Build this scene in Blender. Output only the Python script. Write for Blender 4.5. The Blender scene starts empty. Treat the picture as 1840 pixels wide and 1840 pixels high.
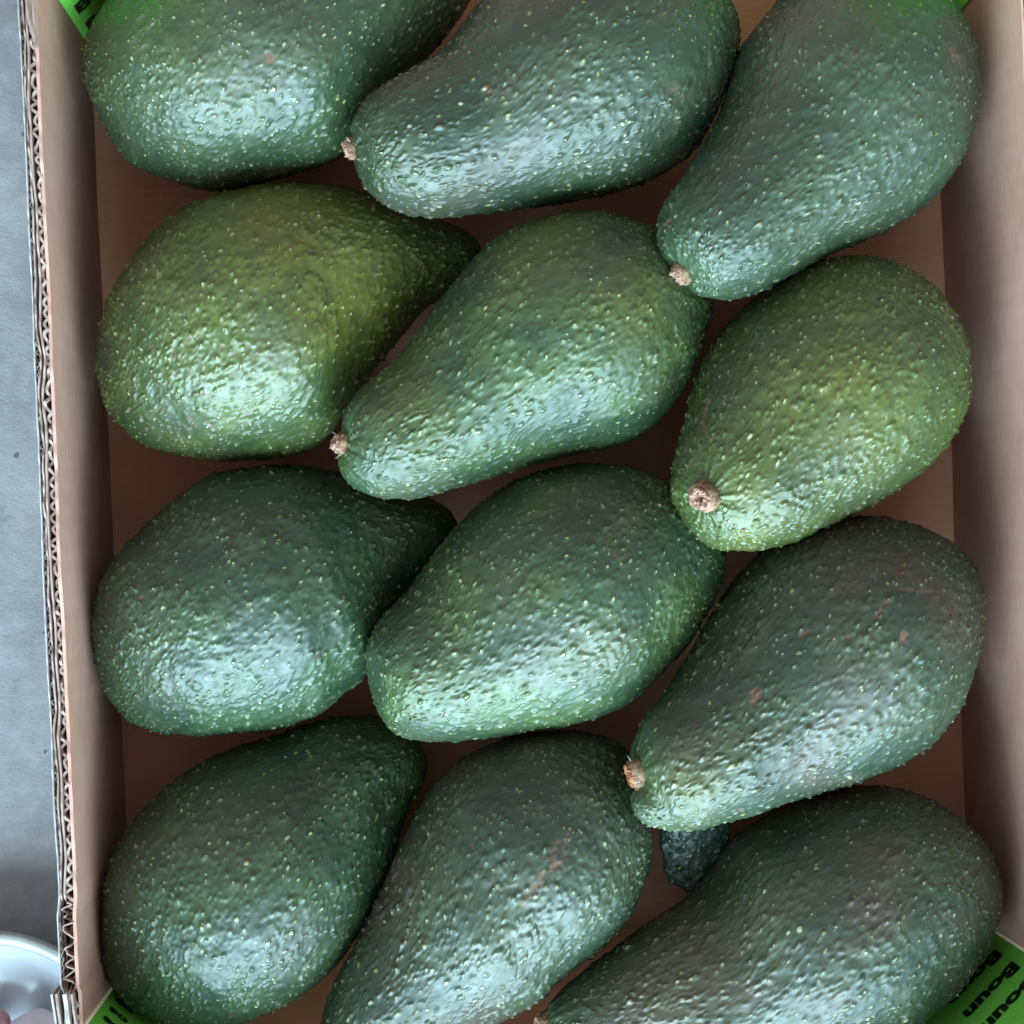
import bpy, bmesh, math, random
import numpy as np
from mathutils import Vector, Matrix

random.seed(7)
rng = np.random.default_rng(7)
scene = bpy.context.scene
COL = scene.collection

# ------------------------------------------------------------------ camera
F_PX, CAM_H, SIZE = 3115.0, 0.62, 1840.0
NADIR = (760.0, 1000.0)                       # where plumb lines vanish in the photograph
a_ = Vector(((NADIR[0] - 920) / F_PX, -(NADIR[1] - 920) / F_PX, -1.0)).normalized()
CAM_Q = a_.rotation_difference(Vector((0, 0, -1)))
CAM_R = np.array(CAM_Q.to_matrix())
cam_data = bpy.data.cameras.new("camera")
cam = bpy.data.objects.new("camera", cam_data)
COL.objects.link(cam)
cam.location = (0, 0, CAM_H)
cam.rotation_mode = 'QUATERNION'
cam.rotation_quaternion = CAM_Q
cam_data.sensor_width = 36.0
cam_data.lens = 36.0 * F_PX / SIZE
cam_data.clip_start, cam_data.clip_end = 0.01, 50
scene.camera = cam

# ------------------------------------------------------------------ light
world = bpy.data.worlds.new("World")
scene.world = world
world.use_nodes = True
bg = world.node_tree.nodes["Background"]
bg.inputs[0].default_value = (0.93, 0.95, 1.0, 1)
bg.inputs[1].default_value = 0.60


def area(name, loc, target, sx, sy, power, color):
    d = bpy.data.lights.new(name, 'AREA')
    d.shape, d.size, d.size_y, d.energy, d.color = 'RECTANGLE', sx, sy, power, color
    o = bpy.data.objects.new(name, d)
    COL.objects.link(o)
    o.location = loc
    o.rotation_euler = (Vector(target) - Vector(loc)).to_track_quat('-Z', 'Y').to_euler()
    return o


# the open doorway the fruit lies in front of: cool daylight from the bottom of the picture
area("doorway_light", (0.03, -1.50, 0.80), (0.03, 0.0, 0.04), 2.8, 1.25, 208, (0.56, 0.83, 1.0))

scene.view_settings.view_transform = 'Standard'
scene.view_settings.look = 'None'
scene.view_settings.exposure = 0.0
scene.view_settings.gamma = 1.0
scene.view_settings.use_curve_mapping = False
scene.render.engine = 'CYCLES'
scene.cycles.max_bounces = 6


# ------------------------------------------------------------------ helpers
def W(px, py, z=0.0):
    """point of the place at height z that the photograph shows at (px, py)"""
    d = CAM_R @ np.array([(px - 920) / F_PX, -(py - 920) / F_PX, -1.0])
    t = (z - CAM_H) / d[2]
    return np.array([0, 0, CAM_H]) + d * t


def Pn(p):
    q = (np.asarray(p) - np.array([0, 0, CAM_H])) @ CAM_R
    return np.stack([920 + F_PX * q[..., 0] / -q[..., 2], 920 - F_PX * q[..., 1] / -q[..., 2]], -1)


def empty(name, loc=(0, 0, 0)):
    o = bpy.data.objects.new(name, None)
    o.empty_display_size = 0.02
    COL.objects.link(o)
    o.location = loc
    return o


def mesh_obj(name, verts, faces, mat, parent=None, smooth=False):
    me = bpy.data.meshes.new(name)
    me.from_pydata([tuple(v) for v in verts], [], faces)
    me.update()
    if smooth:
        me.polygons.foreach_set("use_smooth", [True] * len(me.polygons))
    o = bpy.data.objects.new(name, me)
    if mat:
        me.materials.append(mat)
    COL.objects.link(o)
    if parent:
        o.parent = parent
        o.matrix_parent_inverse = Matrix.Translation(parent.location).inverted() if parent.type == 'EMPTY' else Matrix()
    return o


def tag(o, label=None, cat=None, group=None, kind=None):
    for k, v in (("label", label), ("category", cat), ("group", group), ("kind", kind)):
        if v:
            o[k] = v


def smooth_noise(n, step, amp, seed):
    r = np.random.default_rng(seed)
    k = max(3, int(n / step) + 3)
    g = r.normal(0, 1, k)
    x = np.linspace(0, k - 1.001, n)
    i = x.astype(int)
    f = x - i
    f = f * f * (3 - 2 * f)
    return amp * (g[i] * (1 - f) + g[np.minimum(i + 1, k - 1)] * f)


class NT:
    def __init__(self, mat):
        self.t = mat.node_tree
        self.n = self.t.nodes
        self.l = self.t.links

    def add(self, typ, ins=None, **props):
        nd = self.n.new(typ)
        for k, v in props.items():
            setattr(nd, k, v)
        for k, v in (ins or {}).items():
            s = nd.inputs[k]
            if hasattr(v, 'is_output'):
                self.l.new(v, s)
            else:
                s.default_value = v
        return nd

    def m(self, op, a, b=None, c=None, clamp=False):
        ins = {0: a}
        if b is not None:
            ins[1] = b
        if c is not None:
            ins[2] = c
        return self.add('ShaderNodeMath', ins, operation=op, use_clamp=clamp).outputs[0]

    def v(self, op, a, b):
        return self.add('ShaderNodeVectorMath', {0: a, 1: b}, operation=op).outputs[0]

    def scale(self, a, s):
        nd = self.add('ShaderNodeVectorMath', {0: a, 'Scale': s}, operation='SCALE')
        return nd.outputs[0]

    def smooth(self, x, lo, hi, a=0.0, b=1.0):
        return self.add('ShaderNodeMapRange', {0: x, 1: lo, 2: hi, 3: a, 4: b}, interpolation_type='SMOOTHSTEP').outputs[0]

    def noise(self, vec, sc, det=2.0, rough=0.5, color=False):
        nd = self.add('ShaderNodeTexNoise', {'Vector': vec, 'Scale': sc, 'Detail': det, 'Roughness': rough})
        return nd.outputs['Color' if color else 'Fac']

    def voro(self, vec, sc, rnd=1.0, feature='F1', out='Distance', smooth=None):
        nd = self.add('ShaderNodeTexVoronoi', {'Vector': vec, 'Scale': sc, 'Randomness': rnd}, feature=feature)
        if smooth is not None:
            nd.inputs['Smoothness'].default_value = smooth
        return nd

    def mix(self, f, a, b, blend='MIX'):
        nd = self.add('ShaderNodeMix', {0: f}, data_type='RGBA', blend_type=blend)
        for i, v in ((6, a), (7, b)):
            if hasattr(v, 'is_output'):
                self.l.new(v, nd.inputs[i])
            else:
                nd.inputs[i].default_value = tuple(v) + (1,) * (4 - len(v))
        return nd.outputs[2]


def new_mat(name):
    m = bpy.data.materials.new(name)
    m.use_nodes = True
    return m, NT(m), m.node_tree.nodes["Principled BSDF"], m.node_tree.nodes["Material Output"]


# ------------------------------------------------------------------ materials
def mat_skin(name, dark=(0.0150, 0.0396, 0.0150), light=(0.0410, 0.0765, 0.0192), amp=1.0, dots=1.0,
             brown=0.35, rough=0.48, fine=1.0):
    m, t, bsdf, out = new_mat(name)
    P = t.add('ShaderNodeAttribute', attribute_name='rest').outputs['Vector']
    info = t.add('ShaderNodeAttribute', attribute_name='marks')
    sep = t.add('ShaderNodeSeparateColor', {0: info.outputs['Color']})
    scar, yel, neck = sep.outputs[0], sep.outputs[1], sep.outputs[2]
    warp = t.scale(t.v('SUBTRACT', t.noise(P, 170, 2, .5, True), (.5, .5, .5)), 0.0034)
    Q = t.v('ADD', P, warp)
    # pebbles: broad swells, and tight domes each carrying a pale corky lenticel
    va = t.voro(Q, 215 * fine, 1.0, 'SMOOTH_F1', smooth=0.35)
    peb = t.smooth(va.outputs['Distance'], 0.05, 0.62, 1.0, 0.0)
    wr = t.noise(Q, 330, 3, 0.55)
    low = t.noise(P, 55, 2, 0.5)
    patch = t.m('ADD', t.m('MULTIPLY', low, .6), t.m('MULTIPLY', t.noise(P, 130, 1, .5), .4))
    amp_mask = t.smooth(patch, 0.36, 0.62, 0.5, 1.2)
    smooth_neck = t.m('SUBTRACT', 1.0, t.m('MULTIPLY', neck, 0.72))
    vd = t.voro(t.v('ADD', Q, (0.77, 0.31, 0.93)), 455 * fine, 1.0)
    dsep = t.add('ShaderNodeSeparateColor', {0: vd.outputs['Color']})
    rise = t.m('ADD', t.m('MULTIPLY', dsep.outputs[1], 0.75), 0.25)
    dome = t.m('MULTIPLY', t.smooth(vd.outputs['Distance'], 0.04, 0.50, 1.0, 0.0), rise)
    vb = t.voro(t.v('ADD', Q, (3.1, 1.7, 0.4)), 640 * fine, 1.0)
    dome2 = t.smooth(vb.outputs['Distance'], 0.05, 0.50, 1.0, 0.0)
    h = t.m('MULTIPLY', peb, 0.00044 * amp)
    h = t.m('ADD', h, t.m('MULTIPLY', dome, 0.00092 * amp))
    h = t.m('ADD', h, t.m('MULTIPLY', dome2, 0.00040 * amp))
    h = t.m('MULTIPLY', t.m('MULTIPLY', h, amp_mask), smooth_neck)
    h = t.m('ADD', h, t.m('MULTIPLY', t.m('SUBTRACT', wr, 0.5), 0.00030 * amp))
    h = t.m('ADD', h, t.m('MULTIPLY', t.m('SUBTRACT', t.noise(P, 38, 2, .5), 0.5), 0.0022))
    size = t.m('ADD', t.m('MULTIPLY', t.m('POWER', dsep.outputs[0], 2.2), 0.19), 0.120)
    dd = t.m('DIVIDE', vd.outputs['Distance'], size)
    dot = t.smooth(dd, 0.5, 1.05, 1.0, 0.0)
    # scar tissue is dry, rough, slightly sunken
    brk = t.smooth(t.m('ADD', scar, t.m('MULTIPLY', t.m('SUBTRACT', t.noise(P, 430, 3, .7), .5), 1.5)), 0.32, 0.72)
    brk = t.m('MULTIPLY', brk, t.smooth(scar, 0.02, 0.2))
    h = t.m('SUBTRACT', h, t.m('MULTIPLY', brk, 0.0002))
    # colours
    c = t.mix(t.smooth(low, 0.32, 0.7), dark, light)
    c = t.mix(t.smooth(t.noise(t.v('ADD', P, (0.5, 0.2, 0.7)), 26, 2, .6), 0.47, 0.72, 0.0, brown), c, (0.055, 0.044, 0.030))
    c = t.mix(t.m('MULTIPLY', yel, t.smooth(t.noise(P, 120, 2, .6), 0.3, 0.6, 0.45, 1.0)), c, (0.138, 0.138, 0.010))
    c = t.mix(t.m('MULTIPLY', neck, 0.55), c, (0.042, 0.088, 0.022))
    c = t.mix(t.smooth(t.noise(P, 420, 1, .6), 0.55, 0.75, 0.0, 0.35), c, (0.012, 0.032, 0.018))
    vs = t.voro(t.v('ADD', P, (1.9, 0.2, 0.1)), 95, 1.0)
    ssep = t.add('ShaderNodeSeparateColor', {0: vs.outputs['Color']})
    spot = t.m('MULTIPLY', t.smooth(vs.outputs['Distance'], 0.05, 0.12, 1.0, 0.0), t.m('GREATER_THAN', ssep.outputs[0], 0.72))
    c = t.mix(t.m('MULTIPLY', spot, .8), c, (0.035, 0.02, 0.02))
    dotc = t.mix(dsep.outputs[2], (0.17, 0.21, 0.085), (0.36, 0.37, 0.20))
    c = t.mix(t.m('MULTIPLY', t.m('MULTIPLY', dot, t.smooth(t.noise(P, 330, 1, .5), .3, .6, .5, 1.0)), 1.0 * dots), c, dotc)
    scarc = t.mix(t.noise(P, 800, 2, .5), (0.055, 0.020, 0.011), (0.16, 0.085, 0.05))
    c = t.mix(brk, c, scarc)
    c = t.mix(1.0, c, (1.18, 1.16, 1.10), 'MULTIPLY')
    t.l.new(c, bsdf.inputs['Base Color'])
    r = t.add('ShaderNodeMapRange', {0: t.noise(P, 240, 1, .6), 1: 0.25, 2: 0.75, 3: rough - 0.09, 4: rough + 0.12}).outputs[0]
    r = t.m('ADD', r, t.m('MULTIPLY', brk, 0.35))
    t.l.new(r, bsdf.inputs['Roughness'])
    bsdf.inputs['IOR'].default_value = 1.5
    bsdf.inputs['Specular IOR Level'].default_value = 0.78
    disp = t.add('ShaderNodeDisplacement', {'Height': h, 'Midlevel': 0.0, 'Scale': 1.0})
    t.l.new(disp.outputs[0], out.inputs['Displacement'])
    m.displacement_method = 'DISPLACEMENT'
    return m


def mat_kraft(name, base, base2, vertical=(1, 1, 1), rough=0.85, bump=0.00012):
    m, t, bsdf, out = new_mat(name)
    tc = t.add('ShaderNodeTexCoord').outputs['Object']
    st = t.v('MULTIPLY', tc, vertical)
    fib = t.noise(st, 900, 4, .65)
    cloud = t.noise(tc, 30, 3, .55)
    f = t.m('ADD', t.m('MULTIPLY', fib, 0.6), t.m('MULTIPLY', cloud, 0.5))
    c = t.mix(t.smooth(f, 0.35, 0.75), base, base2)
    speck = t.smooth(t.noise(st, 1500, 2, .5), 0.68, 0.76)
    c = t.mix(t.m('MULTIPLY', speck, 0.5), c, tuple(x * 0.45 for x in base))
    stain = t.smooth(t.noise(tc, 55, 4, .7), 0.56, 0.72)
    c = t.mix(t.m('MULTIPLY', stain, 0.12), c, (base[0] * .6, base[1] * .52, base[2] * .5))
    scuff = t.smooth(t.noise(t.v('MULTIPLY', tc, (1, .35, .6)), 210, 3, .65), 0.60, 0.74)
    c = t.mix(t.m('MULTIPLY', scuff, 0.25), c, tuple(min(1, x * 1.35) for x in base2))
    t.l.new(c, bsdf.inputs['Base Color'])
    bsdf.inputs['Roughness'].default_value = rough
    bsdf.inputs['Specular IOR Level'].default_value = 0.2
    ysep = t.add('ShaderNodeSeparateXYZ', {0: tc}).outputs[1]
    rib = t.m('SINE', t.m('MULTIPLY', ysep, 2 * math.pi / .0072))
    hh = t.m('ADD', t.m('ADD', fib, t.m('MULTIPLY', cloud, 1.5)), t.m('MULTIPLY', rib, .18))
    b = t.add('ShaderNodeBump', {'Height': hh, 'Strength': 0.6, 'Distance': bump})
    t.l.new(b.outputs[0], bsdf.inputs['Normal'])
    return m


def mat_plain(name, col, col2, sc=300, rough=0.7, spec=0.3, bump=0.0):
    m, t, bsdf, out = new_mat(name)
    tc = t.add('ShaderNodeTexCoord').outputs['Object']
    n = t.noise(tc, sc, 4, .6)
    t.l.new(t.mix(t.smooth(n, .3, .7), col, col2), bsdf.inputs['Base Color'])
    bsdf.inputs['Roughness'].default_value = rough
    bsdf.inputs['Specular IOR Level'].default_value = spec
    if bump:
        b = t.add('ShaderNodeBump', {'Height': n, 'Strength': 1.0, 'Distance': bump})
        t.l.new(b.outputs[0], bsdf.inputs['Normal'])
    return m


def mat_concrete():
    m, t, bsdf, out = new_mat("grey_concrete")
    tc = t.add('ShaderNodeTexCoord').outputs['Object']
    big = t.noise(tc, 14, 5, .6)
    mid = t.noise(tc, 75, 5, .65)
    fine = t.noise(tc, 900, 3, .6)
    c = t.mix(t.smooth(big, .35, .68), (0.195, 0.19, 0.195), (0.265, 0.258, 0.26))
    c = t.mix(t.smooth(mid, .42, .72, 0, .55), c, (0.34, 0.335, 0.335))
    c = t.mix(t.smooth(mid, .42, .28, 0, .5), c, (0.145, 0.14, 0.145))
    c = t.mix(t.smooth(fine, .56, .75, 0, .25), c, (0.11, 0.11, 0.12))
    v = t.voro(t.v('ADD', tc, t.scale(t.noise(tc, 500, 3, .6, True), 0.004)), 100, 1.0)
    pit = t.m('MULTIPLY', t.smooth(v.outputs['Distance'], .06, .13, 1, 0),
              t.m('GREATER_THAN', t.add('ShaderNodeSeparateColor', {0: v.outputs['Color']}).outputs[0], .72))
    c = t.mix(t.m('MULTIPLY', pit, .8), c, (0.05, 0.05, 0.06))
    scr = t.noise(t.v('MULTIPLY', tc, (1.0, 0.22, 1.0)), 420, 3, .6)
    c = t.mix(t.smooth(scr, .66, .78, 0, .4), c, (0.36, 0.37, 0.39))
    t.l.new(c, bsdf.inputs['Base Color'])
    bsdf.inputs['Roughness'].default_value = 0.78
    hh = t.m('SUBTRACT', t.m('ADD', mid, t.m('MULTIPLY', fine, .4)), t.m('MULTIPLY', pit, 1.0))
    b = t.add('ShaderNodeBump', {'Height': hh, 'Strength': 0.6, 'Distance': 0.0008})
    t.l.new(b.outputs[0], bsdf.inputs['Normal'])
    return m


KRAFT_IN = mat_kraft("kraft_inner_face", (0.50, 0.272, 0.198), (0.60, 0.358, 0.272), (1, .14, 1))
KRAFT_FLOOR = mat_kraft("kraft_floor_sheet", (0.54, 0.245, 0.145), (0.63, 0.31, 0.195), (.15, 1, 1))
KRAFT_EDGE = mat_kraft("kraft_cut_edge", (0.32, 0.220, 0.180), (0.44, 0.325, 0.275), (1, .3, 1))
KRAFT_FLUTE = mat_kraft("kraft_fluting", (0.25, 0.185, 0.155), (0.36, 0.28, 0.24), (1, 1, .3))
PAPER_WHITE = mat_kraft("bleached_outer_liner", (0.38, 0.345, 0.325), (0.50, 0.465, 0.445), (1, .3, 1))
GREEN = mat_plain("green_print", (0.16, 0.58, 0.065), (0.18, 0.63, 0.08), 250, 0.5, 0.4)
INK = mat_plain("black_print_ink", (0.004, 0.010, 0.005), (0.007, 0.016, 0.007), 600, 0.5, 0.3)
STEM = mat_plain("woody_stem", (0.14, 0.065, 0.032), (0.36, 0.24, 0.145), 520, 0.85, 0.2, 0.0006)
STEM_PALE = mat_plain("pale_stem_wood", (0.25, 0.115, 0.065), (0.50, 0.32, 0.25), 900, 0.85, 0.2, 0.0006)
FIBRE = mat_plain("dry_fibre", (0.40, 0.31, 0.27), (0.55, 0.45, 0.40), 900, 0.8, 0.2)
CHINA = mat_plain("white_glaze", (0.27, 0.28, 0.305), (0.32, 0.33, 0.35), 40, 0.18, 0.5)
CHINA_RIM = mat_plain("grey_glazed_rim", (0.22, 0.225, 0.205), (0.28, 0.28, 0.26), 120, 0.3, 0.5)
BULB_PALE = mat_plain("pale_bulb_skin", (0.42, 0.33, 0.34), (0.55, 0.45, 0.45), 90, 0.45, 0.4)
BULB_RED = mat_plain("pink_red_bulb_skin", (0.34, 0.13, 0.14), (0.44, 0.20, 0.20), 90, 0.4, 0.4)
CONCRETE = mat_concrete()

# ------------------------------------------------------------------ ground
g = mesh_obj("ground", [(-1.5, -1.5, -0.006), (1.5, -1.5, -0.006), (1.5, 1.5, -0.006), (-1.5, 1.5, -0.006)], [(0, 1, 2, 3)], CONCRETE)
tag(g, kind="structure")

# ------------------------------------------------------------------ cardboard tray
RIM = 0.09
Y0, Y1 = -0.205, 0.232


def xL(y):
    return -0.1092 - 0.0506 * y


def xR(y):
    return 0.1927 - 0.0307 * y


tray = empty("cardboard_tray", (0.04, 0.0, 0.0))
tag(tray, "open brown corrugated cardboard tray holding the avocados", "cardboard box")

fl = mesh_obj("floor_panel",
              [(xL(Y0) - .004, Y0, -.005), (xR(Y0) + .004, Y0, -.005), (xR(Y1) + .004, Y1, -.005), (xL(Y1) - .004, Y1, -.005),
               (xL(Y0) - .004, Y0, 0), (xR(Y0) + .004, Y0, 0), (xR(Y1) + .004, Y1, 0), (xL(Y1) - .004, Y1, 0)],
              [(3, 2, 1, 0), (4, 5, 6, 7), (0, 1, 5, 4), (1, 2, 6, 5), (2, 3, 7, 6), (3, 0, 4, 7)], KRAFT_FLOOR, tray)


def sheet(name, path, z0, z1, thick, mat, parent, sub=10):
    """a standing sheet of board: path = [(x, y)], z1 = height at each path point; thickness along the path normal"""
    p = np.array(path)
    n = len(p)
    tg = np.gradient(p, axis=0)
    tg /= np.linalg.norm(tg, axis=1)[:, None]
    nr = np.stack([-tg[:, 1], tg[:, 0]], 1)
    z1 = np.broadcast_to(np.asarray(z1, float), (n,))
    z0 = np.broadcast_to(np.asarray(z0, float), (n,))
    verts, faces = [], []
    for s in (-.5, .5):
        for k in range(sub + 1):
            f = k / sub
            for i in range(n):
                q = p[i] + nr[i] * thick * s
                verts.append((q[0], q[1], z0[i] * (1 - f) + z1[i] * f))
    N = n * (sub + 1)

    def idx(s, k, i):
        return s * N + k * n + i
    for k in range(sub):
        for i in range(n - 1):
            faces.append((idx(0, k, i), idx(0, k, i + 1), idx(0, k + 1, i + 1), idx(0, k + 1, i)))
            faces.append((idx(1, k, i), idx(1, k + 1, i), idx(1, k + 1, i + 1), idx(1, k, i + 1)))
    for i in range(n - 1):
        faces.append((idx(0, sub, i), idx(0, sub, i + 1), idx(1, sub, i + 1), idx(1, sub, i)))
        faces.append((idx(0, 0, i), idx(1, 0, i), idx(1, 0, i + 1), idx(0, 0, i + 1)))
    for i in (0, n - 1):
        for k in range(sub):
            faces.append((idx(0, k, i), idx(0, k + 1, i), idx(1, k + 1, i), idx(1, k, i)) if i else
                         (idx(0, k, i), idx(1, k, i), idx(1, k + 1, i), idx(0, k + 1, i)))
    o = mesh_obj(name, verts, faces, mat, parent, False)
    return o


def y_of_px(py):
    return W(105, py, RIM)[1]


TEAR0, TEAR1 = y_of_px(1785), y_of_px(1610)      # crushed and torn stretch of the rim
TOPT = y_of_px(95)                                # torn flap of liner at the far end


def side_wall_left():
    n = 900
    y = np.linspace(Y1, Y0, n)
    base = np.array([xL(v) for v in y])
    wav = smooth_noise(n, 90, 0.00035, 1)
    tear = np.clip((y - TEAR0) / .002, 0, 1) * np.clip((TEAR1 - y) / .006, 0, 1)
    zin = RIM + smooth_noise(n, 9, 0.00022, 2) + smooth_noise(n, 60, 0.0004, 3)
    bulge = 0.0006 * np.sin(np.linspace(0, 9, n))
    inner = sheet("side_wall", np.stack([base - .0003 + wav * .3 - tear * .0006, y], 1), .0012, zin, .0010, KRAFT_IN, tray, 14)
    # liners of the double-wall board
    w2 = smooth_noise(n, 25, 0.00028, 4)
    mid = base - .0030 + w2 + wav - tear * .0004
    zm = RIM + smooth_noise(n, 7, 0.0003, 5) - tear * .006
    sheet("middle_liner", np.stack([mid, y], 1), .002, zm, .00055, KRAFT_EDGE, inner, 3)
    mid2 = base - .0041 + w2 * .8 + smooth_noise(n, 12, 0.00015, 14) - tear * .0006
    sheet("inner_ply", np.stack([mid2, y], 1), .002, RIM - .0004 + smooth_noise(n, 5, 0.0004, 15) - tear * .004, .0005, KRAFT_EDGE, inner, 3)
    outx = base - .0053 + smooth_noise(n, 50, 0.00022, 6) - tear * .0008
    zo = RIM + .0003 + smooth_noise(n, 6, 0.00022, 7)
    sheet("outer_liner", np.stack([outx, y], 1), -.004, zo, .00032, PAPER_WHITE, inner, 3)
    # fluting: waves of paper between the liners
    m_ = 2600
    yy = np.linspace(Y1, Y0, m_)
    xi = np.interp(-yy, -y, base - .0007)
    xm = np.interp(-yy, -y, mid + .0003)
    tr = np.interp(-yy, -y, tear)
    ph = np.cumsum(np.full(m_, (Y1 - Y0) / m_)) / .0039 * 2 * math.pi + smooth_noise(m_, 30, .9, 8)
    s = 1 - np.abs(np.sin(ph / 2)) ** .8 * np.clip(.75 + smooth_noise(m_, 22, .22, 9), .25, 1.0)
    fx = xi * s + xm * (1 - s)
    fz = RIM - .0007 + smooth_noise(m_, 10, .0005, 10) - tr * .003
    sheet("fluting", np.stack([fx, yy], 1), .003, fz, .0008, KRAFT_EDGE, inner, 2)
    xo = np.interp(-yy, -y, outx + .0004)
    x2 = np.interp(-yy, -y, mid2 - .0003)
    ph2 = np.cumsum(np.full(m_, (Y1 - Y0) / m_)) / .0026 * 2 * math.pi + smooth_noise(m_, 50, .8, 11)
    s2 = .5 + .42 * np.sin(ph2)
    sheet("fluting", np.stack([xo * s2 + x2 * (1 - s2), yy], 1), .003, RIM - .0012 + smooth_noise(m_, 9, .0005, 12), .00025, KRAFT_FLUTE, inner, 2)
    # torn-open stretch: loose big flutes bridging the whole thickness
    k = 420
    ty = np.linspace(TEAR1 - .002, TEAR0 + .0015, k)
    a = np.interp(-ty, -y, base - .0010)
    b = np.interp(-ty, -y, base - .0048)
    ph3 = np.linspace(0, 2 * math.pi * 5.2, k) + smooth_noise(k, 45, 1.0, 21)
    tri = np.arcsin(np.sin(ph3)) / (math.pi / 2)
    s3 = np.clip(.5 + .40 * tri * (1 + smooth_noise(k, 40, .25, 24)) + smooth_noise(k, 16, .10, 22), .02, .98)
    sheet("torn_fluting", np.stack([a * s3 + b * (1 - s3), ty], 1), .05, RIM - .0006 + smooth_noise(k, 18, .0007, 23), .0004, KRAFT_EDGE, inner, 6)
    # folded board end nearest the corner: cut plies standing proud of the rim
    ye = np.linspace(TEAR0 + .0002, Y0 + .02, 60)
    for off, th, mt, sd in ((-.0082, .0006, PAPER_WHITE, 31), (-.0070, .0007, KRAFT_EDGE, 32), (-.0044, .0012, PAPER_WHITE, 33), (-.0022, .0006, KRAFT_EDGE, 34)):
        xx = np.array([xL(v) for v in ye]) + off + (TEAR0 - ye) * .10 + smooth_noise(60, 12, .00014, sd)
        sheet("folded_ply", np.stack([xx, ye], 1), .03, RIM + .0022 + smooth_noise(60, 5, .0003, sd + 9), th, mt, inner, 3)
    xx = np.array([xL(v) for v in ye]) - .0033 + (TEAR0 - ye) * .10 + .0010 * np.sin(np.linspace(0, 14, 60))
    sheet("folded_ply", np.stack([xx, ye], 1), .03, RIM + .0010 + smooth_noise(60, 5, .0003, 51), .0003, KRAFT_EDGE, inner, 3)
    # loose flap of liner curling over the far end of the rim
    nu, nv = 60, 16
    vs, fs = [], []
    nz = rng.normal(0, 1, (14, 6))
    for i in range(nu + 1):
        u = i / nu
        yv = Y1 * (1 - u) + (TOPT + .001) * u
        for j in range(nv + 1):
            v = j / nv
            wdt = .0053 * (1 - .85 * max(0, (u - .6) / .4) ** 1.3) * (1 + .10 * math.sin(u * 37))
            x = xL(yv) - .0002 - wdt * v
            A = u * 12.999
            B = v * 4.999
            ia, ib = int(A), int(B)
            fa, fb = A - ia, B - ib
            hz = (nz[ia, ib] * (1 - fa) * (1 - fb) + nz[ia + 1, ib] * fa * (1 - fb) + nz[ia, ib + 1] * (1 - fa) * fb + nz[ia + 1, ib + 1] * fa * fb)
            vs.append((x, yv, RIM + .0010 + .0010 * hz * math.sin(math.pi * min(1, v * 1.1)) - .0012 * (v > .97)))
    for i in range(nu):
        for j in range(nv):
            a0 = i * (nv + 1) + j
            fs.append((a0, a0 + 1, a0 + nv + 2, a0 + nv + 1))
    o = mesh_obj("torn_liner_flap", vs, fs, KRAFT_EDGE, inner, True)
    md = o.modifiers.new("thick", 'SOLIDIFY')
    md.thickness = .0004


side_wall_left()


def side_wall_right():
    n = 300
    y = np.linspace(Y0, Y1, n)
    base = np.array([xR(v) for v in y])
    wav = smooth_noise(n, 40, 0.00025, 41)
    inner = sheet("side_wall", np.stack([base + .0003 + wav, y], 1), .0008, RIM + smooth_noise(n, 6, .0002, 42), .0007, KRAFT_IN, tray, 14)
    sheet("outer_liner", np.stack([base + .0055 + wav, y], 1), -.004, RIM + smooth_noise(n, 6, .0002, 43), .0006, PAPER_WHITE, inner, 3)
    m_ = 1600
    yy = np.linspace(Y0, Y1, m_)
    s = .5 + .48 * np.sin((yy - Y0) / .0036 * 2 * math.pi)
    xx = np.interp(yy, y, base + .0009) * (1 - s) + np.interp(yy, y, base + .0049) * s
    sheet("fluting", np.stack([xx, yy], 1), .003, RIM - .0012, .0003, KRAFT_FLUTE, inner, 2)


side_wall_right()
for yv, sg in ((Y0, -1), (Y1, 1)):
    xs = np.linspace(xL(yv) + .001, xR(yv) - .001, 40)
    sheet("end_wall", np.stack([xs, np.full(40, yv + sg * .002)], 1), .0008, RIM + .004, .003, KRAFT_IN, tray, 4)


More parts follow.
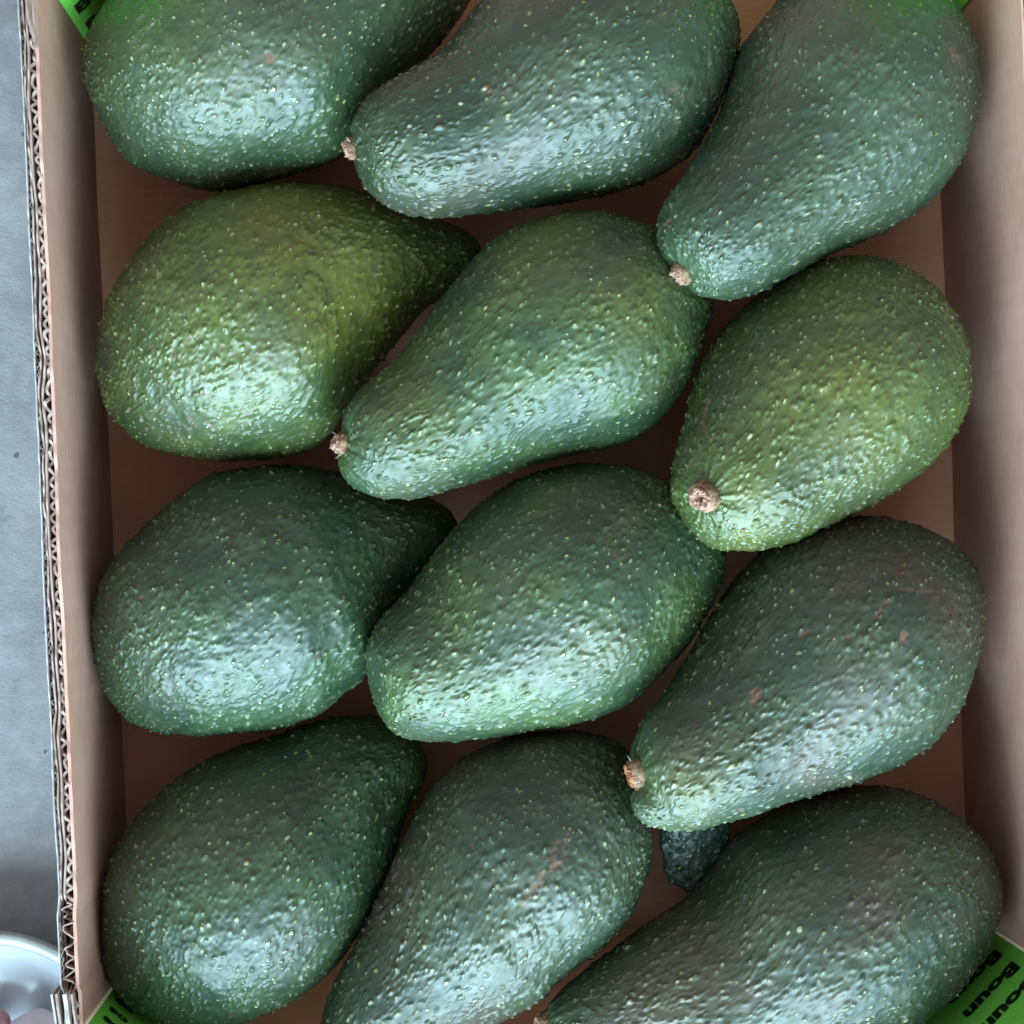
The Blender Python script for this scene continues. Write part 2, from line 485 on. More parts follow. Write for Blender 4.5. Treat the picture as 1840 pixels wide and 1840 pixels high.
# printed green corner gussets --------------------------------------------------
def gusset(y, side, end, ang, lines, margin, cap):
    x0 = (xL(y) if side < 0 else xR(y)) - side * .0011
    ye = Y0 if end < 0 else Y1
    dx, dy = -side * math.cos(ang), end * math.sin(ang)
    L = abs(ye - y) / math.sin(ang)
    k = 24
    pts = [(x0 + dx * L * i / k, y + dy * L * i / k) for i in range(k + 1)]
    o = sheet("corner_gusset", pts, .001, RIM + .012, .0010, GREEN, tray, 4)
    o["label"] = "bright green printed corner piece with black lettering"
    # text frame: reading direction e, up = +Z, facing the fruit
    nrm = Vector((side * -1 * abs(dy), -end * abs(dx), 0)).normalized()   # towards the inside
    e = Vector((0, 0, 1)).cross(nrm)            # reading direction seen from inside
    e.normalize()
    starts_at_wall = e.dot(Vector((dx, dy, 0))) > 0
    for txt, zz in lines:
        c = bpy.data.curves.new("text", 'FONT')
        c.body = txt
        c.size = cap / .70
        c.offset = cap * .075
        c.space_character = 1.04
        c.align_x = 'LEFT' if starts_at_wall else 'RIGHT'
        c.resolution_u = 4
        to = bpy.data.objects.new("tmp_text", c)
        COL.objects.link(to)
        bpy.context.view_layer.update()
        me = bpy.data.meshes.new_from_object(to.evaluated_get(bpy.context.evaluated_depsgraph_get()))
        bpy.data.objects.remove(to)
        start = Vector((x0, y, 0)) + Vector((dx, dy, 0)) * margin + nrm * .0007
        M = Matrix(((e.x, 0, nrm.x, start.x), (e.y, 0, nrm.y, start.y), (e.z, 1, nrm.z, zz), (0, 0, 0, 1)))
        me.transform(M)
        me.name = "printed_lettering"
        me.materials.clear()
        me.materials.append(INK)
        lo = bpy.data.objects.new("printed_lettering", me)
        COL.objects.link(lo)
        lo.parent = o


gusset(-.1290, 1, -1, math.radians(45), [("Boun", z) for z in (.010, .027, .0442, .0612, .0782)], .0045, .0077)
gusset(-.1411, -1, -1, math.radians(40), [("os", z) for z in (.040, .0508, .0616, .0724, .0832)], .0026, .0052)
gusset(.1792, -1, 1, math.radians(45), [("Boun", z) for z in (.0045, .0222, .0402, .058, .076)], .0026, .0077)
gusset(.1896, 1, 1, math.radians(45), [("os", z) for z in (.040, .0508, .0616, .0724, .0832)], .0030, .0052)

# ------------------------------------------------------------------ avocados
GROUP = "avocados packed in the cardboard tray"


def catmull(pts, per=14):
    p = np.array(pts, float)
    n = len(p)
    out = []
    for i in range(n):
        p0, p1, p2, p3 = p[i - 1], p[i], p[(i + 1) % n], p[(i + 2) % n]
        t = np.linspace(0, 1, per, endpoint=False)[:, None]
        out.append(.5 * (2 * p1 + (p2 - p0) * t + (2 * p0 - 5 * p1 + 4 * p2 - p3) * t * t + (3 * p1 - p0 - 3 * p2 + p3) * t ** 3))
    return np.concatenate(out)


def gsmooth(a, s):
    k = int(3 * s) + 1
    w = np.exp(-.5 * (np.arange(-k, k + 1) / s) ** 2)
    w /= w.sum()
    return np.convolve(np.pad(a, k, mode='edge'), w, 'valid')


THETA_N, U_N = 366, 336


def avocado(label, poly, S, E, zs, zb, mat, stem=None, marks=(), yellow=(), seed=0, stem_r=.0042, fibres=0, dimple=.0016, neck_green=1.0):
    poly = catmull(poly)
    S, E = np.array(S, float), np.array(E, float)
    ax = (E - S) / np.linalg.norm(E - S)
    pr = np.array([-ax[1], ax[0]])
    u = poly @ ax
    v = poly @ pr
    umin, umax = u.min(), u.max()
    tt = .5 - .5 * np.cos(np.linspace(0, math.pi, U_N))
    us = umin + (umax - umin) * tt
    un, vn = np.roll(u, -1), np.roll(v, -1)
    vmin, vmax = np.zeros(U_N), np.zeros(U_N)
    for i, q in enumerate(us):
        c = ((u - q) * (un - q) <= 0) & (np.abs(un - u) > 1e-9)
        f = (q - u[c]) / (un[c] - u[c])
        vv = v[c] + f * (vn[c] - v[c])
        if len(vv) == 0:
            vv = np.array([v[np.argmin(abs(u - q))]])
        vmin[i], vmax[i] = vv.min(), vv.max()
    cen = gsmooth((vmin + vmax) / 2, 2.0)
    rad = gsmooth((vmax - vmin) / 2, 1.2)
    # finer facets on the upper side
    q = np.linspace(0, 1, THETA_N, endpoint=False)
    th = np.where(q < .82, -0.30 + q / .82 * (math.pi + .60), math.pi + .30 + (q - .82) / .18 * (math.pi - .60))
    ct, st = np.cos(th), np.sin(th)
    tb = (np.arange(70) + .5) / 70
    tmin, tmax = np.interp(tb, tt, vmin), np.interp(tb, tt, vmax)
    fade = np.clip(np.minimum(tt, 1 - tt) / .14, 0, 1)
    fade = fade * fade * (3 - 2 * fade)
    u0, u1 = umin, umax
    # spine in the place: height runs from neck to bulb; girth settles until the body is as wide as the fruit
    f = np.clip((tt - .10) / .58, -.17, 1.2)
    z = zs + (zb - zs) * f
    for it in range(5):
        rad[0] = rad[-1] = 0.0
        us = u0 + (u1 - u0) * tt
        px = us[:, None] * ax + cen[:, None] * pr
        C = np.array([W(px[i, 0], px[i, 1], z[i]) for i in range(U_N)])
        R = rad * (CAM_H - z) / F_PX
        A = C[-1] - C[0]
        A /= np.linalg.norm(A)
        side = np.cross(A, [0, 0, 1])
        side /= np.linalg.norm(side)
        up = np.cross(side, A)
        V = C[:, None, :] + R[:, None, None] * (ct[None, :, None] * side + st[None, :, None] * up)
        if it == 4:
            break
        G = Pn(V - .0003 * (ct[None, :, None] * side + st[None, :, None] * up)).reshape(-1, 2)
        gu, gv = G @ ax, G @ pr
        a0, a1 = gu.min(), gu.max()
        b = np.clip(((gu - a0) / (a1 - a0) * 70).astype(int), 0, 69)
        vx, vm = np.full(70, -1e9), np.full(70, 1e9)
        np.maximum.at(vx, b, gv)
        np.minimum.at(vm, b, gv)
        cen = cen + gsmooth(np.interp(tt, tb, (tmax + tmin - vx - vm) / 2) * fade, 20) * .8
        rad = np.maximum(rad + gsmooth(np.interp(tt, tb, (tmax - tmin - vx + vm) / 2) * fade, 20) * .8, 0)
        u0, u1 = u0 + umin - a0, u1 + umax - a1
    # length along the fruit, bumps drawn out along the neck, packed at the bulb
    L = np.concatenate([[0], np.cumsum(np.linalg.norm(np.diff(np.stack([us, rad], 1), axis=0), axis=1))]) * (CAM_H - .05) / F_PX
    s_ = .50 + .75 * np.clip(tt - .15, 0, 1) ** 1.1
    X = np.concatenate([[0], np.cumsum(np.diff(L) * (s_[1:] + s_[:-1]) / 2)])
    rest = np.stack([np.repeat(X[:, None], THETA_N, 1), R[:, None] * ct, R[:, None] * st], -1) + seed * np.array([1.37, .71, .33])
    pix = Pn(V)
    topside = (st > -.3)[None, :] * np.ones((U_N, 1), bool)
    # stem seat
    stem_p = None
    if stem is not None:
        d = np.linalg.norm(pix - np.array(stem), axis=-1) + (~topside) * 1e3
        d[tt > .3] = 1e4
        i0, j0 = np.unravel_index(np.argmin(d), d.shape)
        stem_p = V[i0, j0].copy()
        i1 = max(i0, 3)
        du = V[min(i1 + 2, U_N - 1), j0] - V[i1 - 2, j0]
        dv = V[i1, (j0 + 2) % THETA_N] - V[i1, j0 - 2]
        stem_n = np.cross(dv, du)
        stem_n /= np.linalg.norm(stem_n)
        if np.dot(stem_n, stem_p - C[min(i0 + 40, 110)]) < 0:
            stem_n = -stem_n
        if i0 < 6:
            stem_n = stem_n * .3 - A * .7
            stem_n /= np.linalg.norm(stem_n)
        dd = V - stem_p
        rr = np.linalg.norm(dd, axis=-1)
        t1 = np.cross(stem_n, [0.3, .2, 1.])
        t1 /= np.linalg.norm(t1)
        t2 = np.cross(stem_n, t1)
        az = np.arctan2(dd @ t2, dd @ t1)
        r0 = stem_r * 1.5
        dep = -dimple * np.exp(-(rr / r0) ** 2)
        fl_ = np.sin(az * 9 + seed) * .5 + np.sin(az * 14 + 1.7 * seed) * .35 + np.sin(az * 23 + .4 * seed) * .3
        dep = dep + fl_ * .00042 * np.exp(-((rr - .008) / .0065) ** 2) * np.clip(rr / .004, 0, 1)
        V = V + dep[..., None] * (stem_n if dimple > .003 else (.5 * stem_n + .5 * (V - C[:, None, :]) / np.maximum(R, 1e-4)[:, None, None]))
    # marks: r = scar, g = yellow flush, b = smooth green neck
    mk = np.zeros((U_N, THETA_N, 3))
    for kind, pts, w, s in marks:
        pts = np.array(pts, float)
        if len(pts) == 1:
            d = np.linalg.norm(pix - pts[0], axis=-1)
        else:
            d = np.full(pix.shape[:2], 1e9)
            for a, b in zip(pts[:-1], pts[1:]):
                ab = b - a
                h = np.clip(((pix - a) @ ab) / (ab @ ab), 0, 1)
                d = np.minimum(d, np.linalg.norm(pix - (a + h[..., None] * ab), axis=-1))
        mk[..., 0] = np.maximum(mk[..., 0], s * np.clip(1.15 - d / w, 0, 1) * topside)
    for (x, y, w, s) in yellow:
        d = np.linalg.norm(pix - np.array([x, y]), axis=-1)
        mk[..., 1] = np.maximum(mk[..., 1], s * np.exp(-(d / w) ** 2) * topside)
    nk = np.exp(-((L / .016) ** 2))[:, None] * np.ones((1, THETA_N)) * neck_green
    if stem_p is not None:
        nk = np.exp(-(np.linalg.norm(V - stem_p, axis=-1) / .0135) ** 2) * neck_green
    mk[..., 2] = nk
    # build: pole, rings, pole
    ring = V[1:-1].reshape(-1, 3)
    verts = np.concatenate([V[0, :1], ring, V[-1, :1]])
    rst = np.concatenate([rest[0, :1], rest[1:-1].reshape(-1, 3), rest[-1, :1]])
    mks = np.concatenate([mk[0, :1], mk[1:-1].reshape(-1, 3), mk[-1, :1]])
    nr = U_N - 2
    ii = np.arange(nr - 1)[:, None] * THETA_N + 1
    jj = np.arange(THETA_N)[None, :]
    j2 = (jj + 1) % THETA_N
    quads = np.stack([ii + jj, ii + j2, ii + THETA_N + j2, ii + THETA_N + jj], -1).reshape(-1, 4)
    last = len(verts) - 1
    j = np.arange(THETA_N)
    cap0 = np.stack([np.zeros(THETA_N, int), 1 + (j + 1) % THETA_N, 1 + j], -1)
    o1 = 1 + (nr - 1) * THETA_N
    cap1 = np.stack([np.full(THETA_N, last), o1 + j, o1 + (j + 1) % THETA_N], -1)
    me = bpy.data.meshes.new("avocado")
    loops = np.concatenate([quads.ravel(), cap0.ravel(), cap1.ravel()])
    me.vertices.add(len(verts))
    me.vertices.foreach_set("co", verts.ravel())
    me.loops.add(len(loops))
    me.loops.foreach_set("vertex_index", loops)
    npoly = len(quads) + 2 * THETA_N
    starts = np.concatenate([np.arange(len(quads)) * 4, len(quads) * 4 + np.arange(2 * THETA_N) * 3])
    me.polygons.add(npoly)
    me.polygons.foreach_set("loop_start", starts)
    me.polygons.foreach_set("use_smooth", np.ones(npoly, bool))
    me.update(calc_edges=True)
    me.validate()
    at = me.attributes.new("rest", 'FLOAT_VECTOR', 'POINT')
    at.data.foreach_set("vector", rst.astype(np.float32).ravel())
    at = me.attributes.new("marks", 'FLOAT_VECTOR', 'POINT')
    at.data.foreach_set("vector", mks.astype(np.float32).ravel())
    me.materials.append(mat)
    # outward normals
    if np.dot(np.array(me.polygons[len(quads) // 2].normal), np.array(me.polygons[len(quads) // 2].center) - C[U_N // 2]) < 0:
        me.flip_normals()
    k = int(np.argmax(rad))
    base = (C[k, 0], C[k, 1], max(0.0, C[k, 2] - R[k]))
    if stem is None:
        o = bpy.data.objects.new("avocado", me)
        COL.objects.link(o)
        tag(o, label, "avocado", GROUP)
        return o
    root = empty("avocado", base)
    tag(root, label, "avocado", GROUP)
    sk = bpy.data.objects.new("skin", me)
    COL.objects.link(sk)
    sk.parent = root
    sk.matrix_parent_inverse = Matrix.Translation(base).inverted()
    me.name = "skin"
    make_stem(root, stem_p - stem_n * (dimple * .8), stem_n, stem_r, seed, fibres)
    return root


STEM_ORANGE = mat_plain("orange_torn_stem", (0.16, 0.045, 0.018), (0.46, 0.20, 0.10), 1100, 0.85, 0.2, 0.0006)


def make_stem(root, p, n, r, seed, fibres):
    rg = np.random.default_rng(100 + seed)
    n = Vector(n)
    # the neck always shows the stub a little to the viewer
    t1 = n.cross(Vector((0.3, .2, 1))).normalized()
    t2 = n.cross(t1)
    K = 26
    prof = [(1.0, -.8), (1.06, .05), (1.10, .30), (1.02, .62), (.98, .80), (.80, .84), (.76, 1.02), (.66, 1.12), (.46, 1.08), (.30, 1.02), (.16, .85), (.02, .70)]
    if seed == 9:                                   # hollow torn ring
        prof[7:] = [(.68, 1.10), (.52, .98), (.40, .60), (.26, .35), (.02, .25)]
    vs, fs = [], []
    jit = 1 + .10 * np.sin(np.arange(K) / K * 2 * math.pi * 2 + seed) + rg.normal(0, .05, K)
    for a, (rr, hh) in enumerate(prof):
        for k in range(K):
            an = 2 * math.pi * k / K
            q = r * rr * jit[k] * (1 + rg.normal(0, .035))
            h = r * (hh + (rg.normal(0, .06) if a > 1 else 0) + .12 * math.sin(an + seed))
            vs.append(Vector(p) + t1 * math.cos(an) * q + t2 * math.sin(an) * q * .86 + n * h)
    for a in range(len(prof) - 1):
        for k in range(K):
            fs.append((a * K + k, a * K + (k + 1) % K, (a + 1) * K + (k + 1) % K, (a + 1) * K + k))
    st = mesh_obj("stem", vs, fs[:5 * K], STEM, root, True)
    cp = mesh_obj("broken_end", vs, fs[5 * K:], STEM_ORANGE if seed == 9 else STEM_PALE, st, False)
    cp.matrix_parent_inverse = st.matrix_world.inverted() @ Matrix()
    cp.parent = st
    cp.matrix_parent_inverse = Matrix()
    for i in range(fibres):
        an = rg.uniform(0, 2 * math.pi)
        b = Vector(p) + (t1 * math.cos(an) + t2 * math.sin(an)) * r * .95 + n * r * rg.uniform(.2, .7)
        d = ((t1 * math.cos(an) + t2 * math.sin(an)) * rg.uniform(.3, 1) + n * rg.uniform(.3, 1) + Vector(rg.normal(0, .3, 3))).normalized()
        ln = r * rg.uniform(.35, .8)
        w1 = d.orthogonal().normalized() * r * .09
        w2 = d.cross(w1).normalized() * r * .09
        vv, ff = [], []
        for s in range(4):
            c = b + d * ln * s / 3 + Vector((0, 0, 1)) * (s / 3) ** 2 * ln * .25
            sc = 1 - .25 * s
            vv += [c + w1 * sc, c + w2 * sc, c - w1 * sc, c - w2 * sc]
        for s in range(3):
            for k in range(4):
                ff.append((s * 4 + k, s * 4 + (k + 1) % 4, s * 4 + 4 + (k + 1) % 4, s * 4 + 4 + k))
        ff.append((12, 13, 14, 15))
        fo = mesh_obj("fibre", vv, ff, FIBRE, st, True)
        fo.matrix_parent_inverse = Matrix()


SK_STD = mat_skin("avocado_skin_green")
SK_DARK = mat_skin("avocado_skin_dark", (0.0110, 0.0328, 0.0150), (0.0260, 0.0588, 0.0192), 1.0, .95, .22, .46)
SK_OLIVE = mat_skin("avocado_skin_olive", (0.0232, 0.0464, 0.0115), (0.0541, 0.0799, 0.0167), 1.1, 1.0, .25, .44)
SK_DULL = mat_skin("avocado_skin_dull", (0.0149, 0.0333, 0.0161), (0.0322, 0.0506, 0.0218), 1.05, .9, .85, .48)
SK_GREY = mat_skin("avocado_skin_greyish", (0.019, 0.040, 0.020), (0.033, 0.058, 0.028), 1.0, .8, .35, .47, 1.05)
SK_FINE = mat_skin("avocado_skin_fine", (0.0144, 0.0372, 0.0156), (0.0300, 0.0576, 0.0192), .85, 1.0, .3, .46, 1.12)

sc = 'scar'
avocado("avocado with one small round brown spot, in the tray corner at the top left",
        [(840, -130), (868, -60), (845, 0), (780, 90), (690, 190), (640, 245), (593, 290), (513, 318), (400, 342), (320, 330), (245, 300), (205, 258), (179, 200), (158, 150), (152, 90), (170, 35), (205, -20), (280, -90), (400, -140), (550, -165), (720, -165)],
        (860, -110), (215, 245), .036, .047, SK_FINE, seed=1,
        marks=[(sc, [(485, 105)], 15, 1.0), (sc, [(410, 45)], 16, .55), (sc, [(320, 165)], 10, .5), (sc, [(480, 312), (510, 306)], 8, .7)],
        yellow=[(300, 60, 150, .15)])
avocado("dull avocado with greyish purple bloom, its stem touching the spotted top left avocado",
        [(630, 268), (633, 230), (642, 205), (676, 163), (745, 122), (798, 84), (843, 30), (890, -20), (1000, -75), (1150, -92), (1260, -60), (1311, 0), (1326, 38), (1329, 75), (1323, 110), (1307, 155), (1285, 209), (1254, 259), (1216, 297), (1170, 322), (1094, 346), (1018, 361), (942, 373), (866, 382), (790, 390), (733, 388), (695, 376), (665, 354), (646, 323), (635, 290)],
        (630, 268), (1330, 40), .066, .049, SK_DULL, stem=(630, 268), stem_r=.0031, fibres=4, seed=2, neck_green=.35,
        marks=[(sc, [(880, 160)], 22, .5), (sc, [(1185, 25)], 35, .42), (sc, [(1215, 165)], 38, .40), (sc, [(760, 250)], 20, .35), (sc, [(850, 275)], 15, .4)])
avocado("avocado at the top right of the tray with a pink broken stem pointing down left",
        [(1216, 496), (1245, 526), (1273, 538), (1311, 538), (1349, 529), (1406, 502), (1463, 472), (1520, 445), (1577, 422), (1634, 388), (1684, 346), (1722, 297), (1748, 236), (1760, 171), (1758, 114), (1745, 68), (1722, 23), (1705, -5), (1650, -50), (1550, -78), (1450, -55), (1400, 0), (1353, 61), (1330, 99), (1315, 145), (1300, 190), (1265, 259), (1231, 316), (1205, 354), (1186, 388), (1177, 430), (1182, 456), (1198, 479)],
        (1216, 496), (1640, -60), .074, .050, SK_GREY, stem=(1222, 498), stem_r=.0036, fibres=5, seed=3, dimple=.0014, neck_green=.6,
        marks=[(sc, [(1530, 100)], 40, .40), (sc, [(1715, 90), (1720, 110)], 14, .6), (sc, [(1290, 380)], 14, .5), (sc, [(1195, 405), (1200, 398)], 6, .8)],
        yellow=[(1560, 10, 90, .12)])
avocado("yellowish olive avocado in the left column with black specks, below the spotted one",
        [(866, 458), (852, 428), (812, 402), (755, 382), (690, 358), (600, 335), (500, 332), (400, 348), (327, 376), (262, 432), (215, 500), (185, 565), (174, 640), (180, 690), (198, 740), (248, 790), (304, 813), (380, 826), (470, 822), (535, 812), (590, 782), (640, 700), (703, 624), (757, 563), (812, 518), (850, 490)],
        (862, 455), (235, 750), .028, .047, SK_OLIVE, seed=4,
        marks=[(sc, [(512, 543)], 7, .8), (sc, [(345, 760)], 24, .40), (sc, [(300, 690)], 8, .7), (sc, [(340, 620)], 7, .6)] + [(sc, [(float(x), float(y))], 6.5, .75) for x, y in zip(np.random.default_rng(5).uniform(225, 400, 26), np.random.default_rng(6).uniform(600, 800, 26))],
        yellow=[(500, 420, 130, .75), (620, 520, 120, .6), (400, 500, 120, .35), (560, 390, 80, .5)])
avocado("slender glossy avocado in the centre column with a dry brown stem pointing left",
        [(608, 800), (613, 775), (623, 735), (642, 703), (676, 676), (714, 643), (752, 593), (790, 540), (828, 491), (866, 453), (904, 422), (961, 396), (1037, 380), (1094, 382), (1144, 396), (1190, 425), (1240, 470), (1272, 520), (1278, 560), (1269, 600), (1258, 630), (1239, 676), (1208, 726), (1171, 767), (1133, 790), (1075, 809), (999, 824), (942, 836), (885, 855), (828, 874), (783, 887), (733, 897), (676, 895), (646, 883), (619, 862), (610, 836)],
        (608, 800), (1268, 520), .068, .049, SK_STD, stem=(612, 797), stem_r=.0034, fibres=5, seed=5, neck_green=.7,
        yellow=[(1130, 540, 80, .40), (980, 440, 110, .35), (720, 720, 80, .25)])
avocado("olive green avocado by the right wall with its round pinkish stem facing up",
        [(1204, 885), (1224, 927), (1250, 961), (1284, 984), (1323, 990), (1368, 988), (1425, 973), (1482, 946), (1539, 919), (1596, 889), (1653, 847), (1691, 809), (1726, 760), (1741, 714), (1746, 657), (1737, 605), (1699, 544), (1672, 513), (1634, 483), (1596, 464), (1558, 457), (1520, 458), (1450, 475), (1390, 510), (1323, 570), (1290, 610), (1265, 655), (1246, 706), (1231, 760), (1216, 805), (1207, 847)],
        (1245, 920), (1640, 490), .074, .050, SK_OLIVE, stem=(1267, 893), stem_r=.0046, fibres=0, seed=6, dimple=.0012, neck_green=.9,
        marks=[(sc, [(1275, 720), (1262, 760), (1268, 785)], 5, .9), (sc, [(1228, 815), (1232, 808)], 6, .8)],
        yellow=[(1500, 700, 130, .40), (1330, 880, 60, .45), (1330, 970, 70, .35), (1500, 560, 120, .2)])
avocado("dark green avocado in the left column with a broad pale blue sheen",
        [(828, 955), (806, 914), (760, 890), (700, 868), (600, 846), (520, 838), (437, 845), (365, 864), (297, 912), (243, 963), (201, 1012), (175, 1060), (165, 1113), (166, 1155), (171, 1190), (188, 1243), (213, 1277), (243, 1300), (285, 1314), (342, 1319), (418, 1317), (495, 1307), (571, 1281), (616, 1245), (656, 1215), (680, 1160), (714, 1094), (768, 1042), (815, 998)],
        (825, 950), (215, 1270), .028, .047, SK_DARK, seed=7,
        marks=[(sc, [(520, 1080)], 12, .55), (sc, [(255, 1075)], 14, .5), (sc, [(545, 1110)], 8, .5)])
avocado("plump stubby avocado in the centre column without a visible stem",
        [(664, 1190), (663, 1165), (670, 1138), (695, 1102), (725, 1072), (760, 1030), (790, 984), (828, 938), (866, 904), (912, 874), (961, 851), (1018, 838), (1075, 834), (1133, 840), (1171, 851), (1210, 873), (1255, 912), (1288, 958), (1300, 1005), (1297, 1040), (1282, 1080), (1246, 1140), (1216, 1186), (1171, 1228), (1133, 1262), (1075, 1288), (999, 1307), (923, 1319), (847, 1330), (783, 1334), (741, 1330), (710, 1319), (687, 1292), (674, 1258), (668, 1225)],
        (668, 1230), (1285, 960), .064, .048, SK_STD, seed=8, neck_green=.4,
        marks=[(sc, [(1105, 1000)], 9, .6), (sc, [(1123, 1000)], 9, .6), (sc, [(1075, 945)], 12, .5)])
avocado("avocado by the right wall with reddish brown scars and an orange broken stem",
        [(1140, 1392), (1136, 1430), (1145, 1463), (1166, 1480), (1197, 1490), (1235, 1494), (1269, 1490), (1300, 1480), (1349, 1467), (1406, 1444), (1463, 1425), (1520, 1410), (1577, 1391), (1634, 1364), (1672, 1338), (1710, 1296), (1733, 1254), (1752, 1208), (1761, 1159), (1768, 1110), (1770, 1068), (1760, 1037), (1741, 1011), (1710, 980), (1672, 954), (1634, 938), (1596, 931), (1558, 929), (1500, 935), (1420, 960), (1350, 1010), (1300, 1075), (1269, 1125), (1235, 1180), (1193, 1243), (1155, 1292), (1136, 1330), (1132, 1360)],
        (1136, 1392), (1740, 1000), .076, .050, SK_DULL, stem=(1146, 1393), stem_r=.0044, fibres=2, seed=9, neck_green=1.0,
        marks=[(sc, [(1358, 1245), (1354, 1262)], 13, 1.0), (sc, [(1624, 1140), (1622, 1152)], 10, .9), (sc, [(1525, 1145)], 9, .8), (sc, [(1440, 1140), (1450, 1135)], 11, .7),
               (sc, [(1620, 1010), (1612, 1035)], 8, .7), (sc, [(1590, 1080), (1575, 1110)], 6, .9), (sc, [(1610, 1060), (1690, 1066)], 6, .7), (sc, [(1245, 1305)], 14, .6), (sc, [(1190, 1310)], 10, .5), (sc, [(1332, 1458)], 8, .7), (sc, [(1512, 1325)], 7, .6)],
        yellow=[(1240, 1420, 70, .3)])
avocado("dark green avocado at the bottom of the left column, wide end against the cardboard",
        [(767, 1368), (745, 1325), (700, 1300), (650, 1288), (590, 1292), (532, 1311), (475, 1330), (418, 1347), (361, 1373), (312, 1408), (274, 1440), (243, 1475), (220, 1507), (190, 1575), (178, 1646), (181, 1711), (197, 1764), (228, 1799), (266, 1826), (320, 1846), (380, 1848), (437, 1835), (494, 1810), (551, 1779), (593, 1745), (627, 1705), (664, 1646), (690, 1585), (708, 1540), (725, 1482), (741, 1437), (762, 1402)],
        (760, 1340), (250, 1800), .030, .048, SK_DARK, seed=10,
        yellow=[(430, 1500, 120, .12)], marks=[(sc, [(420, 1825)], 16, .4)])
avocado("dull grey green avocado with a pale pink scuff, bottom of the centre column",
        [(575, 1880), (578, 1840), (590, 1795), (611, 1748), (646, 1684), (684, 1608), (710, 1539), (737, 1482), (764, 1437), (790, 1399), (828, 1368), (866, 1345), (923, 1322), (980, 1314), (1037, 1313), (1087, 1326), (1125, 1353), (1148, 1399), (1163, 1452), (1171, 1494), (1174, 1530), (1163, 1577), (1133, 1642), (1087, 1695), (1037, 1733), (999, 1764), (973, 1794), (942, 1813), (904, 1832), (850, 1855), (780, 1890), (700, 1925), (630, 1930), (590, 1912)],
        (590, 1900), (1130, 1350), .060, .049, SK_DULL, seed=11, neck_green=.2,
        marks=[(sc, [(1010, 1510), (1000, 1545), (975, 1580), (945, 1620)], 38, .48), (sc, [(940, 1480)], 14, .5), (sc, [(850, 1520)], 8, .5)])
avocado("large brownish green avocado in the bottom right corner beside the green lettering",
        [(982, 1838), (980, 1812), (1018, 1770), (1080, 1722), (1140, 1676), (1178, 1650), (1235, 1610), (1273, 1565), (1300, 1525), (1335, 1492), (1406, 1456), (1482, 1429), (1558, 1414), (1615, 1416), (1672, 1433), (1722, 1467), (1760, 1505), (1787, 1551), (1800, 1596), (1798, 1642), (1787, 1680), (1768, 1722), (1733, 1768), (1691, 1809), (1640, 1850), (1560, 1890), (1450, 1925), (1300, 1955), (1150, 1955), (1060, 1930), (1005, 1890)],
        (985, 1860), (1790, 1530), .062, .050, SK_DULL, stem=(982, 1843), stem_r=.0042, fibres=2, seed=12, neck_green=.4,
        marks=[(sc, [(1590, 1835)], 10, .5)], yellow=[(1200, 1700, 150, .12)])

# ------------------------------------------------------------------ dark scrap under the neck of the scarred avocado
outl = catmull([(1300, 1470), (1303, 1500), (1293, 1527), (1277, 1545), (1268, 1560), (1256, 1568), (1250, 1579), (1243, 1596), (1230, 1592), (1218, 1583), (1206, 1571), (1200, 1554), (1197, 1530), (1194, 1500), (1197, 1470), (1215, 1440), (1250, 1425), (1285, 1440)], 9)
cx_, cy_ = 1248, 1505
vs, fs, rs = [], [], []
NR, NO = 46, len(outl)
for a in range(NR + 1):
    f = a / NR
    for k in range(NO):
        x, y = cx_ + (outl[k, 0] - cx_) * f, cy_ + (outl[k, 1] - cy_) * f
        zz = .046 - ((x - 1250) / 55) ** 2 * .0035 - (y - 1500) / 100 * .004
        w = W(x, y, zz)
        vs.append(w)
        rs.append((w[0] * .8 + 5, w[1] * .8, w[2] + 3))
for a in range(NR):
    for k in range(NO):
        fs.append((a * NO + k, (a + 1) * NO + k, (a + 1) * NO + (k + 1) % NO, a * NO + (k + 1) % NO))
scrap = mesh_obj("skin_scrap", vs, fs, mat_skin("scrap_skin", (0.012, 0.036, 0.027), (0.020, 0.055, 0.036), 1.2, 1.0, .05, .40, 1.0), None, True)
at = scrap.data.attributes.new("rest", 'FLOAT_VECTOR', 'POINT')
at.data.foreach_set("vector", np.array(rs, np.float32).ravel())
at = scrap.data.attributes.new("marks", 'FLOAT_VECTOR', 'POINT')
at.data.foreach_set("vector", np.zeros(len(rs) * 3, np.float32))
md = scrap.modifiers.new("thick", 'SOLIDIFY')
md.thickness, md.offset = .0022, -1
tag(scrap, "small dark bumpy scrap with a ragged tip below the orange stemmed avocado", "scrap")

# ------------------------------------------------------------------ white bowl with two bulbs on the ground, bottom left
BC = W(-22, 1925, .014)
bowl = empty("white_bowl", (BC[0], BC[1], -.006))
tag(bowl, "white bowl on the concrete at the bottom left outside the tray", "bowl")


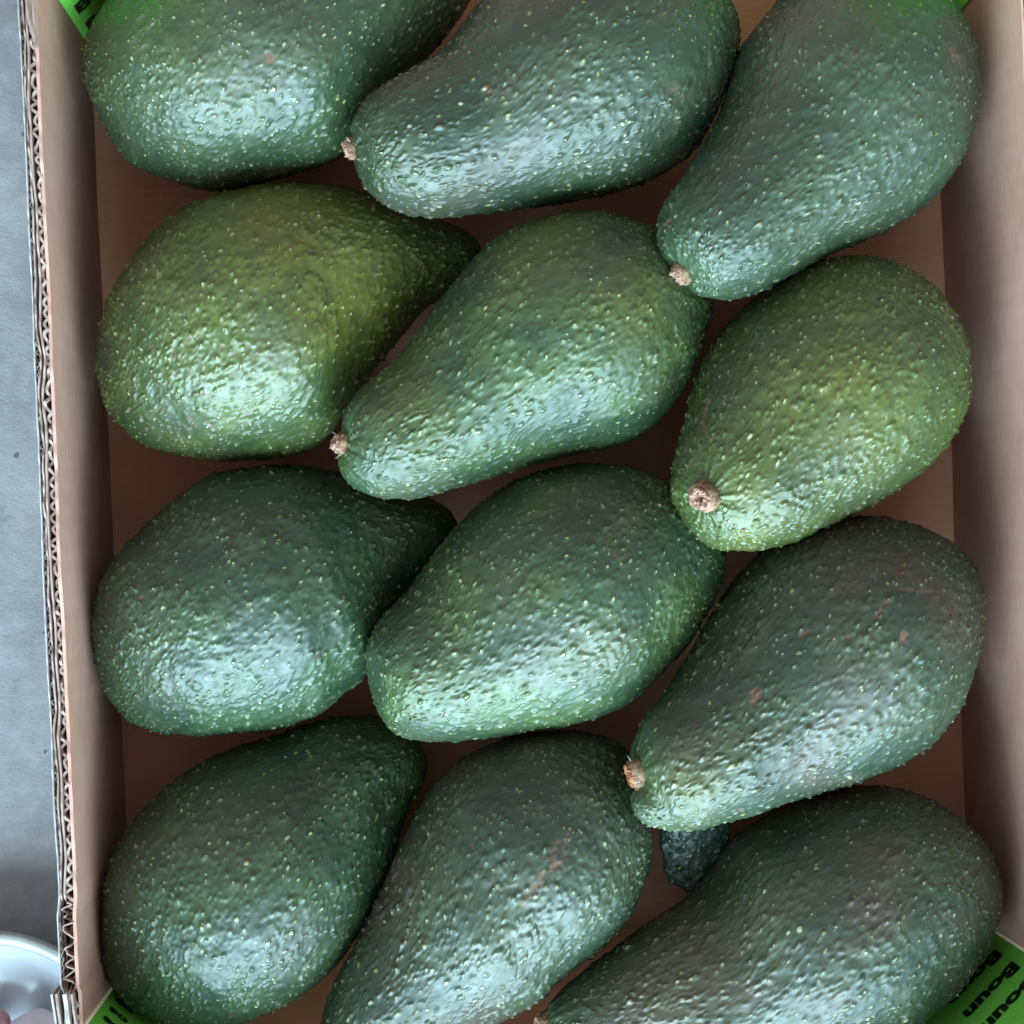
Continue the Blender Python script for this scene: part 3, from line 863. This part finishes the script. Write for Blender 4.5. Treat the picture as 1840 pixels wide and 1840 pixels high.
def lathe(prof, n=96):
    vs, fs = [], []
    for (r, z) in prof:
        for k in range(n):
            an = 2 * math.pi * k / n
            vs.append((BC[0] + r * math.cos(an), BC[1] + r * math.sin(an), z))
    for a in range(len(prof) - 1):
        for k in range(n):
            fs.append((a * n + k, a * n + (k + 1) % n, (a + 1) * n + (k + 1) % n, (a + 1) * n + k))
    return vs, fs


v_, f_ = lathe([(.0002, -.0055), (.028, -.0055), (.030, -.003), (.041, .004), (.0475, .0125), (.0478, .0135)])
mesh_obj("outer_bowl", v_, f_, CHINA, bowl, True)
v_, f_ = lathe([(.0478, .0134), (.0476, .0146), (.0465, .0152), (.0440, .0146), (.0428, .0132)])
mesh_obj("bowl_rim", v_, f_, CHINA_RIM, bowl, True)
v_, f_ = lathe([(.0428, .0133), (.0405, .0085), (.035, .003), (.028, .000), (.018, -.0014), (.0002, -.002)])
mesh_obj("inner_bowl", v_, f_, CHINA, bowl, True)


def bulb(name, label, px, py, z, r, tip_dir, tip, mat):
    c = Vector(W(px, py, z))
    d = Vector(tip_dir).normalized()
    s1 = d.orthogonal().normalized()
    s2 = d.cross(s1)
    vs, fs = [], []
    n, m_ = 40, 30
    for a in range(m_ + 1):
        ph = math.pi * a / m_
        x = math.cos(ph)
        rr = math.sin(ph) ** .9 * (1 - .25 * max(0, x) ** 2)
        ext = tip * max(0, x) ** 9
        for k in range(n):
            an = 2 * math.pi * k / n
            q = rr * (1 + .02 * math.sin(5 * an) + .012 * math.sin(11 * an + 1))
            vs.append(c + d * r * (x * .92 + ext) + (s1 * math.cos(an) + s2 * math.sin(an)) * r * q)
    for a in range(m_):
        for k in range(n):
            fs.append((a * n + k, (a + 1) * n + k, (a + 1) * n + (k + 1) % n, a * n + (k + 1) % n))
    o = mesh_obj(name, vs, fs, mat, None, True)
    tag(o, label, "bulb")


bulb("pale_bulb", "pale pink rounded bulb with a small nub, in the white bowl beside the tray edge", 64, 1858, .0085, .0085, (-.9, .35, .15), .22, BULB_PALE)
bulb("red_bulb", "reddish pink rounded bulb in the white bowl, at the picture's bottom left corner", -14, 1845, .0065, .0066, (-.3, .8, .2), .1, BULB_RED)
